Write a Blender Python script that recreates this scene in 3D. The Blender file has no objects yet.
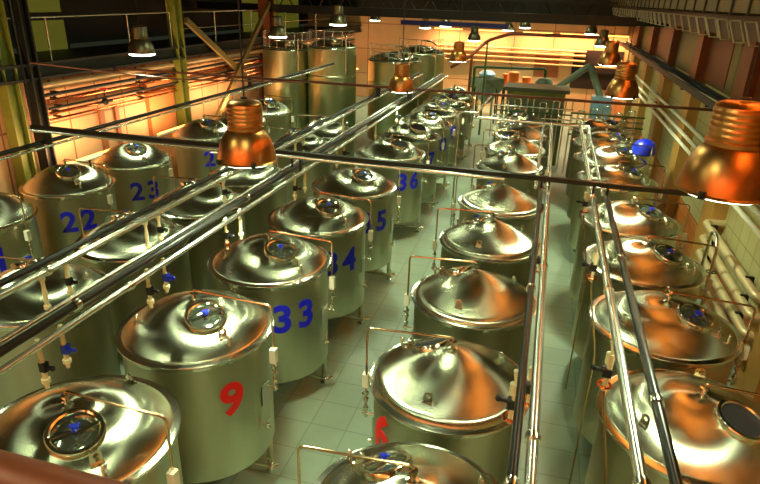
import bpy, math, random
from mathutils import Vector, Matrix
random.seed(7)
PI = math.pi
S = bpy.context.scene
COL = S.collection
H = 6.45                      # height of the camera above the floor

# ------------------------------------------------------------------ mesh building
class MB:
    def __init__(s): s.v = []; s.f = []; s.mi = []; s.M = Matrix.Identity(4); s.m = 0
    def put(s, vs, fs):
        b = len(s.v)
        s.v += [tuple(s.M @ Vector(q)) for q in vs]
        s.f += [[b+i for i in f] for f in fs]; s.mi += [s.m]*len(fs)
        return s
    def box(s, a, b):
        x0, y0, z0 = a; x1, y1, z1 = b
        return s.put([(x0,y0,z0),(x1,y0,z0),(x1,y1,z0),(x0,y1,z0),(x0,y0,z1),(x1,y0,z1),(x1,y1,z1),(x0,y1,z1)],
                     [(3,2,1,0),(4,5,6,7),(0,1,5,4),(1,2,6,5),(2,3,7,6),(3,0,4,7)])
    def cbox(s, c, d):
        return s.box([c[i]-d[i]/2 for i in range(3)], [c[i]+d[i]/2 for i in range(3)])
    def lathe(s, prof, n=64, close=False):
        vs = []; fs = []; k = len(prof)
        for i in range(n):
            a = 2*PI*i/n; c, q = math.cos(a), math.sin(a)
            for r, z in prof: vs.append((r*c, r*q, z))
        for i in range(n):
            j = (i+1) % n
            for t in range(k if close else k-1):
                u = (t+1) % k
                fs.append((i*k+t, j*k+t, j*k+u, i*k+u))
        return s.put(vs, fs)
    def tube(s, pts, r=.02, n=10, caps=True):
        pts = [Vector(p) for p in pts]; vs = []; fs = []; N = len(pts)
        up = None
        for i, p in enumerate(pts):
            t = (pts[min(i+1, N-1)] - pts[max(i-1, 0)]).normalized()
            if up is None:
                up = Vector((0,0,1)) if abs(t.z) < .9 else Vector((1,0,0))
            sd = t.cross(up)
            if sd.length < 1e-4: sd = t.cross(Vector((0,1,0)))
            sd.normalize(); up = sd.cross(t).normalized()
            rr = r[i] if isinstance(r, (list, tuple)) else r
            for k in range(n):
                a = 2*PI*k/n
                vs.append(tuple(p + sd*math.cos(a)*rr + up*math.sin(a)*rr))
        for i in range(N-1):
            for k in range(n):
                j = (k+1) % n
                fs.append((i*n+k, i*n+j, (i+1)*n+j, (i+1)*n+k))
        if caps:
            fs.append(tuple(range(n-1, -1, -1))); fs.append(tuple(range((N-1)*n, N*n)))
        return s.put(vs, fs)
    def cyl(s, a, b, r, n=16): return s.tube([a, b], r, n)
    def torus(s, R, r, n=32, k=8, c=(0,0,0)):
        prof = [(R + r*math.cos(2*PI*i/k), c[2] + r*math.sin(2*PI*i/k)) for i in range(k)]
        M = s.M; s.M = M @ Matrix.Translation((c[0], c[1], 0)); s.lathe(prof, n, True); s.M = M
        return s
    def ball(s, c, r, n=12):
        M = s.M; s.M = M @ Matrix.Translation(c)
        s.lathe([(max(1e-4, r*math.sin(PI*i/8)), -r*math.cos(PI*i/8)) for i in range(9)], n); s.M = M
        return s
    def prism(s, outline, z0, z1):
        n = len(outline)
        return s.put([(x,y,z0) for x,y in outline]+[(x,y,z1) for x,y in outline],
                     [tuple(range(n-1,-1,-1)), tuple(range(n,2*n))]+[(i,(i+1)%n,n+(i+1)%n,n+i) for i in range(n)])
    def mesh(s, name, mats, sharp=35):
        me = bpy.data.meshes.new(name)
        me.from_pydata(s.v, [], s.f)
        if not isinstance(mats, (list, tuple)): mats = [mats]
        for m in mats: me.materials.append(m)
        me.polygons.foreach_set('material_index', s.mi)
        me.polygons.foreach_set('use_smooth', [True]*len(s.f))
        me.update(); me.set_sharp_from_angle(angle=math.radians(sharp))
        return me
    def build(s, name, mats, parent=None, **k):
        return link(name, s.mesh(name, mats), parent, **k)

def link(name, me, parent=None, label=None, cat=None, group=None, kind=None, loc=None):
    o = bpy.data.objects.new(name, me); COL.objects.link(o)
    if parent: o.parent = parent
    if loc: o.location = loc
    return tag(o, label, cat, group, kind)
def tag(o, label=None, cat=None, group=None, kind=None):
    if label: o['label'] = label
    if cat: o['category'] = cat
    if group: o['group'] = group
    if kind: o['kind'] = kind
    return o
def thing(name, label, cat, loc=(0,0,0), rz=0, group=None):
    o = bpy.data.objects.new(name, None); COL.objects.link(o)
    o.location = loc; o.rotation_euler.z = rz; o.empty_display_size = .1
    return tag(o, label, cat, group)
def copy_tree(o, parent=None):
    c = o.copy(); COL.objects.link(c); c.parent = parent
    for ch in list(o.children): copy_tree(ch, c)
    return c
def bend(pts, r=.06, n=5):
    """round the corners of a polyline"""
    P = [Vector(p) for p in pts]; out = [P[0]]
    for i in range(1, len(P)-1):
        a, b, c = P[i-1], P[i], P[i+1]
        ra = min(r, (a-b).length*.45, (c-b).length*.45)
        u = b + (a-b).normalized()*ra; w = b + (c-b).normalized()*ra
        for k in range(n+1):
            t = k/n; out.append(u*(1-t)**2 + b*2*t*(1-t) + w*t*t)
    out.append(P[-1]); return out

# ------------------------------------------------------------------ materials
def lin(c): return tuple(((x/12.92) if x <= .04045 else ((x+.055)/1.055)**2.4) for x in c)
def mat(name, rgb, rough=.5, metal=0., noise=0., nscale=6., aniso=0., bump=0., bscale=40., stretch=None, rot=0., tangent=None):
    m = bpy.data.materials.new(name); m.use_nodes = True
    nt = m.node_tree; b = nt.nodes['Principled BSDF']; N = nt.nodes.new; L = nt.links.new
    c = lin(rgb)
    b.inputs['Base Color'].default_value = (*c, 1)
    b.inputs['Roughness'].default_value = rough
    b.inputs['Metallic'].default_value = metal
    if noise or bump:
        tc = N('ShaderNodeTexCoord'); mp = N('ShaderNodeMapping'); L(tc.outputs['Object'], mp.inputs[0])
        if stretch: mp.inputs['Scale'].default_value = stretch
    if noise:
        n = N('ShaderNodeTexNoise'); n.inputs['Scale'].default_value = nscale; n.inputs['Detail'].default_value = 4
        L(mp.outputs[0], n.inputs['Vector'])
        r = N('ShaderNodeValToRGB'); r.color_ramp.elements[0].position = .3; r.color_ramp.elements[1].position = .7
        r.color_ramp.elements[0].color = (*[x*(1-noise) for x in c], 1)
        r.color_ramp.elements[1].color = (*[min(1, x*(1+noise)) for x in c], 1)
        L(n.outputs['Fac'], r.inputs[0]); L(r.outputs[0], b.inputs['Base Color'])
        mr = N('ShaderNodeMapRange'); mr.inputs[3].default_value = rough*(1-noise*.6); mr.inputs[4].default_value = min(1, rough*(1+noise*.6))
        L(n.outputs['Fac'], mr.inputs[0]); L(mr.outputs[0], b.inputs['Roughness'])
    if bump:
        n2 = N('ShaderNodeTexNoise'); n2.inputs['Scale'].default_value = bscale; L(mp.outputs[0], n2.inputs['Vector'])
        bp = N('ShaderNodeBump'); bp.inputs['Strength'].default_value = bump; bp.inputs['Distance'].default_value = .01
        L(n2.outputs['Fac'], bp.inputs['Height']); L(bp.outputs[0], b.inputs['Normal'])
    if aniso:
        b.inputs['Anisotropic'].default_value = aniso; b.inputs['Anisotropic Rotation'].default_value = rot
        t = N('ShaderNodeTangent'); t.direction_type = 'RADIAL'; t.axis = 'Z'; L(t.outputs[0], b.inputs['Tangent'])
    return m
def emit(name, rgb, strength):
    m = bpy.data.materials.new(name); m.use_nodes = True
    b = m.node_tree.nodes['Principled BSDF']; c = lin(rgb)
    b.inputs['Base Color'].default_value = (*c, 1)
    b.inputs['Emission Color'].default_value = (*c, 1); b.inputs['Emission Strength'].default_value = strength
    return m
def tiles(name, rgb, rgb2, grout, sx, sy, rough=.4, noise=.15, axis='XY', mortar=.012, metal=0):
    m = bpy.data.materials.new(name); m.use_nodes = True
    nt = m.node_tree; b = nt.nodes['Principled BSDF']; N = nt.nodes.new; L = nt.links.new
    g = N('ShaderNodeNewGeometry'); sp = N('ShaderNodeSeparateXYZ'); cb = N('ShaderNodeCombineXYZ')
    L(g.outputs['Position'], sp.inputs[0])
    ix = {'X':0,'Y':1,'Z':2}
    L(sp.outputs[ix[axis[0]]], cb.inputs[0]); L(sp.outputs[ix[axis[1]]], cb.inputs[1])
    br = N('ShaderNodeTexBrick'); L(cb.outputs[0], br.inputs['Vector'])
    br.offset = 0; br.inputs['Scale'].default_value = 1; br.inputs['Brick Width'].default_value = sx; br.inputs['Row Height'].default_value = sy
    br.inputs['Mortar Size'].default_value = mortar; br.inputs['Mortar Smooth'].default_value = .3
    br.inputs['Color1'].default_value = (*lin(rgb), 1); br.inputs['Color2'].default_value = (*lin(rgb2), 1); br.inputs['Mortar'].default_value = (*lin(grout), 1)
    n = N('ShaderNodeTexNoise'); n.inputs['Scale'].default_value = 1.3; n.inputs['Detail'].default_value = 6; L(cb.outputs[0], n.inputs['Vector'])
    mr = N('ShaderNodeMapRange'); mr.inputs[3].default_value = 1-noise*1.6; mr.inputs[4].default_value = 1+noise; L(n.outputs['Fac'], mr.inputs[0])
    mx = N('ShaderNodeVectorMath'); mx.operation = 'SCALE'; L(br.outputs['Color'], mx.inputs[0]); L(mr.outputs[0], mx.inputs['Scale'])
    L(mx.outputs[0], b.inputs['Base Color'])
    r2 = N('ShaderNodeMapRange'); r2.inputs[3].default_value = rough*.7; r2.inputs[4].default_value = min(1, rough*1.4); L(n.outputs['Fac'], r2.inputs[0]); L(r2.outputs[0], b.inputs['Roughness'])
    bp = N('ShaderNodeBump'); bp.inputs['Strength'].default_value = .3; bp.inputs['Distance'].default_value = .005; bp.invert = True
    L(br.outputs['Fac'], bp.inputs['Height']); L(bp.outputs[0], b.inputs['Normal'])
    b.inputs['Metallic'].default_value = metal
    return m

STEEL  = mat('brushed_steel_body', (.76,.74,.63), .36, 1, .10, 3., aniso=.6, stretch=(1,1,.15))
LID    = mat('brushed_steel_lid', (.73,.74,.63), .25, 1, .06, 5., aniso=.97)
RIM    = mat('polished_steel', (.88,.88,.80), .14, 1)
PIPE   = mat('steel_pipe', (.93,.94,.88), .26, 1)
DPIPE  = mat('dark_pipe', (.20,.20,.18), .3, .7)
BLACK  = mat('black_rubber', (.03,.03,.03), .5)
HOLE   = mat('manhole_shade', (.02,.01,.01), .9)
BLUE   = mat('blue_plastic', (.05,.16,.75), .35)
WHITE  = mat('white_plastic', (.88,.87,.75), .45)
IVORY  = mat('ivory_hose', (.90,.86,.66), .4)
LAMPOR = mat('orange_lit_lamp_shade', (.80,.56,.31), .33, 1, .08, 4.)  # orange reflections on the lamp shades put into their base colour
COPPIPE= mat('copper_pipe', (.86,.50,.30), .22, 1)
ARM    = mat('warm_steel_pipe', (.86,.72,.56), .2, 1)
LAMPST = mat('grey_lamp_shade', (.45,.43,.33), .35, .9)
NUMB   = mat('blue_number_paint', (.03,.05,.68), .4)
NUMR   = mat('red_number_paint', (.88,.04,.02), .4)
PLATE  = mat('plate_card', (.62,.70,.62), .5)
GLASS  = mat('hatch_glass', (.48,.52,.45), .10, .8)
DARKST = mat('dark_painted_steel', (.10,.11,.09), .55, .2, .3, 5.)
GREENC = mat('green_painted_column', (.42,.46,.14), .6, 0, .2, 3.)
BRACE  = mat('olive_painted_brace', (.42,.36,.16), .6, 0, .2, 3.)
OLIVE  = mat('olive_panel', (.36,.38,.12), .5, 0, .15, 2.)
BROWNP = mat('brown_orange_panel', (.50,.25,.08), .5, 0, .2, 2.)
CREAM  = mat('cream_plaster', (.86,.72,.52), .7, 0, .12, 1.2, bump=.2)
PEACH  = tiles('peach_wall_panels', (.86,.70,.50), (.84,.66,.46), (.55,.38,.24), 1.15, 3.0, .6, .1, 'YZ', .03)
BACKW  = tiles('peach_back_wall', (.82,.66,.48), (.84,.68,.48), (.6,.42,.26), 2.4, 1.6, .6, .12, 'XZ', .03)
RIGHTW = tiles('cream_wall_tiles', (.72,.68,.46), (.70,.66,.44), (.48,.42,.26), .5, .5, .35, .12, 'YZ', .012)
TERRA  = tiles('orange_wall_tiles', (.80,.48,.22), (.78,.45,.20), (.45,.25,.12), .3, .3, .35, .12, 'YZ', .012)
FLOOR  = tiles('grey_green_floor_tiles', (.57,.63,.53), (.55,.61,.51), (.48,.53,.44), .6, .6, .45, .15, 'XY', .012)
CEIL   = mat('ceiling_grey_green', (.20,.20,.12), .8, 0, .2, 1.)
GREYGR = mat('grey_green_machine', (.40,.47,.40), .4, .3, .2, 4.)
BLUEM  = mat('blue_grey_machine', (.38,.52,.58), .4, .2)
ORANGE = mat('orange_paint', (.95,.45,.08), .5)
RED    = mat('red_paint', (.75,.05,.04), .4)
GREEN  = mat('green_painted_pipe', (.20,.36,.16), .4)
LENSG  = emit('lamp_glass_green_white', (.93,1,.86), 12)
LENSW  = emit('lamp_glass_warm', (1,.80,.5), 6)
TUBEG  = emit('added_strip_tube', (.95,1,.84), 6)
TUBEW  = emit('sodium_tube', (1,.62,.26), 8)
WINO   = emit('office_window_lit', (.50,.50,.16), .22)
WINW   = emit('warm_lit_window', (1,.50,.20), 4.5)

# ------------------------------------------------------------------ setting
XL, XR, YB, YF, ZC = -12.9, 4.25, 40.0, -7.0, H+1.35
def structure(name, b, m, **k): return b.build(name, m, kind='structure')
structure('floor', MB().box((XL-3.6, YF-.2, -.15), (XR+.2, YB+.2, 0)), FLOOR)
structure('ceiling', MB().box((XL-3.6, YF-.2, ZC), (XR+.2, YB+.2, ZC+.15)), CEIL)
zb = H-2.2          # underside of the mezzanine beam
structure('trim_60', MB().box((1.9, 0, ZC-.03), (XR-.1, YB-6, ZC+.02)), mat('cream_bounce_panel',(.85,.72,.5),.7))  # added cream panel, bounces the warm uplights onto the right row lids
structure('wall_left', MB().box((XL-.2, YF, 0), (XL, YB, zb)), PEACH)
b = MB().box((XL-3.6, YF, zb+.35), (XL-3.4, YB, ZC)); structure('wall_mezzanine', b, DARKST)
b = MB().box((XL-3.4, YF, zb), (XL-.0, YB, zb+.2)); structure('floor_mezzanine', b, DARKST)
structure('wall_back', MB().box((XL-3.6, YB, 0), (XR+.2, YB+.2, H-1.0)), BACKW)
structure('wall_back_upper', MB().box((XL-3.6, YB-.02, H-1.0), (XR+.2, YB+.2, ZC)), DARKST)
structure('wall_front', MB().box((XL-3.6, YF-.2, 0), (XR+.2, YF, ZC)), CREAM)
b = MB().box((XR, YF, 1.2), (XR+.2, YB, ZC)); structure('wall_right', b, RIGHTW)
structure('wall_right_upper', MB().box((XR-.06, YF, H-1.95), (XR+.1, YB, ZC)), mat('brown_olive_upper_wall', (.34,.27,.11), .5, 0, .25, 1.))
b = MB().box((XR-.02, YF, 0), (XR+.2, YB, 1.2)); structure('wall_right_lower', b, TERRA)

# right wall: pilasters, upper panels, windows
for i, y in enumerate([5.0, 9.9, 14.6, 19.3, 24.0, 28.7, 33.4]):
    structure('trim_%d' % (i+1), MB().box((3.95, y-.45, 0), (4.25, y+.45, H-1.98)), TERRA if i == 0 else mat('pilaster_tan', (.70,.52,.24), .5, 0, .1, 2.))
for i, y in enumerate([9.9, 14.6, 19.3, 24.0, 28.7, 33.4]): structure('trim_%d' % (i+41), MB().box((3.95, y-.4, H-1.95), (4.25, y+.4, H-.5)), BROWNP)
for i, (y0, y1, m) in enumerate([(6.2,8.6,BROWNP),(9.1,11.2,BROWNP),(11.3,12.0,OLIVE),(13.3,14.4,BROWNP),(15.9,16.5,OLIVE),(16.6,18.9,BROWNP),(20.6,23.2,OLIVE),(25.2,28,BROWNP),(29.5,33,OLIVE),(34,38,BROWNP)]):
    structure('trim_%d' % (i+11), MB().box((4.16, y0, H-1.85), (4.27, y1, H-.75)), m)
for i, (y0, y1) in enumerate([(12.05, 13.2), (14.95, 15.8), (19.7,20.5)]):
    fr = structure('window_%d' % (i+1), MB().box((4.14, y0, H-1.9), (4.26, y0+.08, H-.8)).box((4.14, y1-.08, H-1.9), (4.26, y1, H-.8)).box((4.14, y0, H-.88), (4.26, y1, H-.8)).box((4.14, y0, H-1.9), (4.26, y1, H-1.82)), GREENC)
    MB().box((4.18, y0+.08, H-1.82), (4.2, y1-.08, H-.88)).build('window_pane', mat('green_window_glass', (.50,.60,.38), .15), fr)

# left wall columns (I beams) and mezzanine edge
def ibeam(b, x, y, z0, z1, w=.34, d=.34, t=.04):
    b.box((x-w/2, y-d/2, z0), (x+w/2, y-d/2+t, z1)); b.box((x-w/2, y+d/2-t, z0), (x+w/2, y+d/2, z1)); b.box((x-t/2, y-d/2+t, z0), (x+t/2, y+d/2-t, z1))
    return b
ibeam(MB(), -12.65, 11.75, 0, ZC, .30, .4).build('steel_column', GREENC, label='olive green I-beam column at the left edge of the hall by the first dark post', cat='column')
ibeam(MB(), -12.55, 12.4, 0, ZC, .3, .3).build('steel_column', DARKST, label='dark steel I-beam post beside the olive column at the far left', cat='column')
ibeam(MB(), -12.6, 18.9, 0, ZC, .34, .42).build('steel_column', GREENC, label='yellow green column left of the crossed braces', cat='column')
MB().box((-12.95,17.2,0),(-12.75,18.6,zb)).build('wall_pier', mat('orange_pier', (.78,.50,.28), .6, 0,.1,2.), label='flat orange pier on the left wall beside the yellow green column', cat='pier')
ibeam(MB(), -12.55, 25.9, 0, ZC, .5, .6).build('steel_column', mat('rust_column', (.50,.26,.10), .6, 0, .2, 3.), label='rust brown column right of the crossed braces next to the tall silos', cat='column')
MB().box((-12.75, YF, zb-.02),(-12.45, YB, zb+.05)).box((-12.64,YF,zb+.05),(-12.56,YB,zb+.33)).box((-12.75,YF,zb+.33),(-12.45,YB,zb+.4)).build('edge_beam', DARKST, label='long dark steel I-beam carrying the mezzanine edge above the left wall', cat='beam')
t = thing('mezzanine_railing', 'thin pale handrail along the dark mezzanine on the left', 'railing', (-12.6, 12, zb+.4))
MB().tube([(0, -3, 1.04), (0, 7, 1.1)], .022).tube([(0,7,1.1),(0,26,1.1)],.022).build('handrail', PIPE, t)
for y in (1.2, 4.4, 6.6, 9.5, 12.5, 16, 20): MB().cyl((0,y,0),(0,y,1.08),.02).build('railing_post', PIPE, t)
MB().tube([(0,7,.55),(0,26,.55)],.012).build('mid_rail', PIPE, t)
for i, (y0, y1, z0, z1) in enumerate([(16.1,17.85,-.05,1.15),(16.3,17.8,1.4,2.3),(30.6,34,.0,2.2),(34.4,38.3,.0,2.2)]):
    fr = structure('window_%d' % (i+5), MB().box((XL-3.4,y0-.08,zb+z0-.08),(XL-3.33,y1+.08,zb+z0)).box((XL-3.4,y0-.08,zb+z1),(XL-3.33,y1+.08,zb+z1+.08)).box((XL-3.4,y0-.08,zb+z0),(XL-3.33,y0,zb+z1)).box((XL-3.4,y1,zb+z0),(XL-3.33,y1+.08,zb+z1)), DARKST)
    MB().box((XL-3.39,y0,zb+z0),(XL-3.36,y1,zb+z1)).build('window_pane', WINO, fr)
# crossed braces
def bar3(a, c, w=.2, t=.12):
    a = Vector(a); c = Vector(c); d = (c-a); L = d.length; z = d.normalized(); x = Vector((1,0,0)); y = z.cross(x).normalized()
    b = MB(); b.M = Matrix.Translation(a) @ Matrix((( x.x,y.x,z.x,0),(x.y,y.y,z.y,0),(x.z,y.z,z.z,0),(0,0,0,1)))
    return b.box((-t/2,-w/2,0),(t/2,w/2,L))
for (a, c, l) in (((-12.37,19.2,H-.95),(-12.37,24.0,H-3.7),'leading down from the green column'), ((-12.25,25.6,H-.4),(-12.25,20.5,H-4.6),'leading down from the rust column')):
    bar3(a, c).build('diagonal_brace', BRACE, label='olive brown diagonal brace of the cross bracing, the one '+l, cat='brace', group='crossed braces by the left wall')
# wall doors, panels on the left wall
for i,(y0,y1) in enumerate([(14.9,15.1),(15.6,15.75)]):
    MB().box((XL,y0,0),(XL+.08,y1,zb-1.2)).build('wall_strip', mat('brown_strip',(.62,.38,.22),.6), label=['wider','narrower'][i]+' brown vertical strip on the peach left wall', cat='strip')
# pipes along the left wall under the mezzanine
for i,(z, r, x, m, d) in enumerate([(-.24,.09,-12.75,CREAM,'topmost thick pale'),(-.45,.05,-12.62,DARKST,'dark'),(-.62,.06,-12.66,COPPIPE,'thick copper'),(-.80,.035,-12.58,DARKST,'second dark'),(-.95,.045,-12.7,COPPIPE,'second copper'),(-1.10,.03,-12.66,COPPIPE,'lowest thin copper')]):
    q = thing('wall_pipe', d+' pipe of the pipe run under the mezzanine along the left wall', 'pipe', (x, 8, zb+z), 0, 'pipes under the left mezzanine')
    MB().tube([(0,4.8,0),(0,31,0)], r, 14).build('pipe_run', m, q)
    for y in (3.5, 9.5, 15, 22): MB().lathe([(r,-.03),(r+.03,-.03),(r+.03,.03),(r,.03)],14,True) if False else None
    for y in (5.2, 8.8, 14.5, 20): MB().cbox((-.08, y, .04), (.26, .05, .05)).cbox((-.08,y,-.0),(.03,.06,r*2+.06)).build('bracket', DARKST, q)
# valve and lamp cluster on that run
q = thing('wall_valve', 'small dark valve cluster with red box hanging under the left pipe run', 'valve', (-12.3, 14.6, zb-.85))
MB().ball((0,0,0),.10).cyl((0,-.3,0),(0,.3,0),.035).cyl((0,0,0),(0,0,.35),.02).build('valve_body', DARKST, q)
MB().torus(.11,.015,20,6,(0,0,.36)).build('hand_wheel', RED, q)
MB().cyl((0,.28,0),(-.34,.28,0),.02).build('bracket', DARKST, q)

# warm light fittings (strips for the orange glow, added uplights too)
def area(par, size, E, col, rot=(0,0,0), z=-.04):
    l = bpy.data.lights.new('strip_glow','AREA'); l.shape = 'RECTANGLE'; l.size, l.size_y = size; l.energy = E; l.color = col
    o = bpy.data.objects.new('strip_glow', l); COL.objects.link(o); o.parent = par; o.location = (0,0,z); o.rotation_euler = rot
def strip(loc, ln, axis, label, m=TUBEW, group='warm strip lights', E=60, rot=(0,0,0), col=(1,.54,.27)):
    q = thing('strip_light', label, 'light', loc, 0 if axis == 'Y' else PI/2, group)
    MB().box((-.09,-ln/2,.03),(.09,ln/2,.09)).build('housing', WHITE, q)
    for sx in (-.045,.045): MB().cyl((sx,-ln/2+.03,0),(sx,ln/2-.03,0),.022,10).build('lamp_tube', m, q)
    area(q, (.18, ln), E, col, rot)
    return q
for y in (9.0, 13.0, 17.0, 21.0, 27.2, 31, 36):
    q = strip((-11.75, y, 2.2), 1.8, 'Y', 'warm strip light on a post between the left wall and the tanks', E=115)
    q.rotation_euler = (0, math.radians(155), 0)
    MB().cyl((0,.8,.06),(0,.8,.12),.03).build('clamp', DARKST, q)
    MB().cyl((-11.75,y,0),(-11.75,y,2.12),.03).build('light_post', DARKST, label='thin dark post carrying a warm strip light behind the left wall tanks', cat='post', group='light posts')

# ------------------------------------------------------------------ numbers
def digit_mesh(txt, m, size, R, az):
    cu = bpy.data.curves.new('n', 'FONT'); cu.body = txt; cu.size = size*1.38; cu.align_x = 'CENTER'; cu.align_y = 'CENTER'
    cu.offset = .02; cu.space_character = 1.25; cu.extrude = .004; cu.resolution_u = 6
    o = bpy.data.objects.new('n', cu); COL.objects.link(o)
    bpy.context.view_layer.update()
    me = bpy.data.meshes.new_from_object(o.evaluated_get(bpy.context.evaluated_depsgraph_get()))
    bpy.data.objects.remove(o)
    import bmesh
    bm = bmesh.new(); bm.from_mesh(me)
    bmesh.ops.triangulate(bm, faces=bm.faces)
    for _ in range(2):
        es = [e for e in bm.edges if e.calc_length() > .08]
        if es: bmesh.ops.subdivide_edges(bm, edges=es, cuts=1); bmesh.ops.triangulate(bm, faces=bm.faces)
    for v in bm.verts:
        a = az + v.co.x/R; r = R + .004 + v.co.z
        v.co = Vector((r*math.cos(a), r*math.sin(a), v.co.y))
    bm.to_mesh(me); bm.free()
    me.materials.clear(); me.materials.append(m); return me

# ------------------------------------------------------------------ tank prototype pieces
def frame_at(p, nrm):
    z = Vector(nrm).normalized(); x = Vector((0,0,1)).cross(z)
    if x.length < 1e-3: x = Vector((1,0,0))
    x.normalize(); y = z.cross(x)
    return Matrix.Translation(p) @ Matrix(((x.x,y.x,z.x,0),(x.y,y.y,z.y,0),(x.z,y.z,z.z,0),(0,0,0,1)))

BODYH = 1.80
CR = .94
_cache = {}
def tank_meshes(cone, rise):
    key = (cone, rise)
    if key in _cache: return _cache[key]
    d = {}
    # everything relative to the rim plane z=0
    d['body'] = MB().lathe([(.001,-BODYH-.34),(.14,-BODYH-.30),(.80,-BODYH-.07),(.90,-BODYH-.02),(CR-.005,-BODYH+.02),(CR,-BODYH+.03),(CR,-BODYH+.05),(CR,-BODYH*.5),(CR,-.05),(CR,-.03)],96).mesh('body', STEEL, 25)
    d['rim_flange'] = MB().lathe([(CR-.01,-.075),(CR+.012,-.075),(CR+.014,-.03),(.975,-.022),(.998,-.014),(1.004,0),(.998,.012),(.97,.016),(.90,.02),(.90,-.02)],96,True).mesh('rim_flange', RIM, 50)
    if cone: prof = [(.93,.015),(.915,.05),(.895,.075),(.87,.095),(.84,.112),(.5,.112+(rise-.112)*.405),(.04,rise-.004),(.001,rise)]
    else:
        prof = [(.92,.015),(.908,.045),(.885,.075),(.855,.103),(.82,.13),(.78,.156),(.73,.182),(.67,.207),(.6,.232),(.45,.28),(.25,.337),(.1,rise-.012),(.001,rise)]
        prof = [(.925,.012)]+[(r_, rise*(1-(r_/.945)**2.15)) for r_ in (.915,.90,.88,.85,.81,.76,.70,.62,.53,.44,.35,.26,.18,.1,.04,.001)]
    d['lid'] = MB().lathe(prof, 96).mesh('lid', LID, 40)
    def lidz(r):
        for (r1,z1),(r0,z0) in zip(prof, prof[1:]):
            if r0 <= r <= r1: return z0+(z1-z0)*(r-r0)/(r1-r0)
        return 0
    sl = (lidz(.5)-lidz(.3))/.2
    # hatch
    hx, hy = .31, -.26
    hr = math.hypot(hx, hy); nrm = Vector((-hx/hr*sl, -hy/hr*sl, 1))
    F = frame_at((hx, hy, lidz(hr)), nrm)
    b = MB(); b.M = F
    b.lathe([(.255,-.05),(.255,.03),(.245,.045),(.215,.045),(.200,.034),(.195,-.03),(.255,-.05)],40,True)
    d['hatch_neck'] = b.mesh('hatch_neck', RIM)
    b = MB(); b.M = F
    b.lathe([(.198,.0),(.18,.008),(.12,.022),(.001,.028)],32)
    d['hatch_cover'] = b.mesh('hatch_cover', GLASS)
    b = MB(); b.M = F
    b.cbox((0,0,.045),(.40,.035,.018)); b.cyl((0,0,.025),(0,0,.08),.018)
    d['hatch_bar'] = b.mesh('hatch_bar', RIM)
    b = MB(); b.M = F @ Matrix.Translation((0,0,.09))
    b.lathe([(.001,-.02),(.03,-.02),(.036,.0),(.03,.022),(.001,.026)],16)
    for k in range(3):
        a = k*PI/1.5+.4; b.tube([(0,0,0),(.055*math.cos(a),.055*math.sin(a),.004)],[.012,.015],8)
    d['hatch_knob'] = b.mesh('hatch_knob', BLUE)
    b = MB(); b.M = F
    b.lathe([(.198,.006),(.001,.004)],32); d['hatch_shade_disc'] = b.mesh('hatch_shade_disc', HOLE)  # dark disc painted as the shade inside the open manhole
    # apex fitting and spray pipe to +x
    b = MB().lathe([(.06,rise-.02),(.06,rise+.0),(.03,rise+.012),(.03,rise+.07),(.045,rise+.075),(.045,rise+.10),(.02,rise+.105)],20)
    d['apex_fitting'] = b.mesh('apex_fitting', RIM)
    z = rise+.14
    b = MB().tube(bend([(0,0,rise+.06),(0,0,z),(1.075,.02,z-.05),(1.075,.02,-.60)],.07),.015,10)
    d['spray_pipe'] = b.mesh('spray_pipe', ARM)
    b = MB(); 
    for k,zz in enumerate((-.42,-.52,-.66)): b.lathe([(.001,zz+.022),(.034,zz+.02),(.034,zz-.02),(.001,zz-.022)],14)
    b.cyl((0,0,-.6),(0,0,-.8),.02); b.cyl((0,0,-.47),(.07,-.05,-.47),.012); b.cyl((-.12,0,-.74),(0,0,-.74),.02); b.ball((.02,0,-.74),.035)
    b.v = [(x+1.075,y+.02,zz) for x,y,zz in b.v]
    d['pipe_valve'] = b.mesh('pipe_valve', RIM)
    b = MB().box((1.05,-.05,-.33),(1.13,.035,-.13)); b.cyl((1.09,0,-.36),(1.09,0,-.33),.02)
    d['control_box'] = b.mesh('control_box', WHITE)
    b = MB().box((CR+.01,-.10,-1.02),(CR+.02,.10,-.72)); b.tube([(CR+.0,-.08,-.70),(CR+.06,0,-.64),(CR+.0,.08,-.70)],.006,6)
    b2 = b; d['name_plate'] = b2.mesh('name_plate', PLATE)
    b = MB(); a = math.radians(-6); b.M = Matrix.Rotation(a,4,'Z')
    b.cyl((CR-.01,0,-1.30),(CR+.13,0,-1.30),.018); b.cyl((CR+.07,0,-1.33),(CR+.07,0,-1.25),.03); b.tube([(CR+.07,0,-1.25),(CR+.07,0,-1.22),(CR+.07,.07,-1.21)],.01)
    d['sample_valve'] = b.mesh('sample_valve', RIM)
    # lifting lugs
    for k, az in enumerate((-145, 78, -32)):
        a = math.radians(az); r = .72
        b = MB(); b.M = Matrix.Rotation(a,4,'Z') @ Matrix.Translation((r,0,lidz(r)-.01)) @ Matrix.Rotation(math.radians(-8),4,'Y')
        # plate with hole : outer rounded outline and inner circle
        n = 20; out = []; inn = []
        for i in range(n):
            t = 2*PI*i/n
            ox, oz = .055*math.cos(t), .075+.055*math.sin(t)
            if math.sin(t) < 0: ox = .055*(1 if math.cos(t) > 0 else -1)*min(1, abs(math.cos(t))*1.6); oz = .075+ .085*math.sin(t)
            out.append((ox, oz)); inn.append((.024*math.cos(t), .082+.024*math.sin(t)))
        vs = []; fs = []
        for yy in (-.007,.007):
            vs += [(0,0,0)]*0 + [(yy, p[0], p[1]) for p in out] + [(yy, p[0], p[1]) for p in inn]
        for i in range(n):
            j = (i+1)%n
            fs += [(i,j,n+j,n+i),(2*n+i,3*n+i,3*n+j,2*n+j),(i,2*n+i,2*n+j,j),(n+i,n+j,3*n+j,3*n+i)]
        b.put(vs, fs); b.box((-.03,-.06,-.02),(.03,.06,.006))
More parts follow.
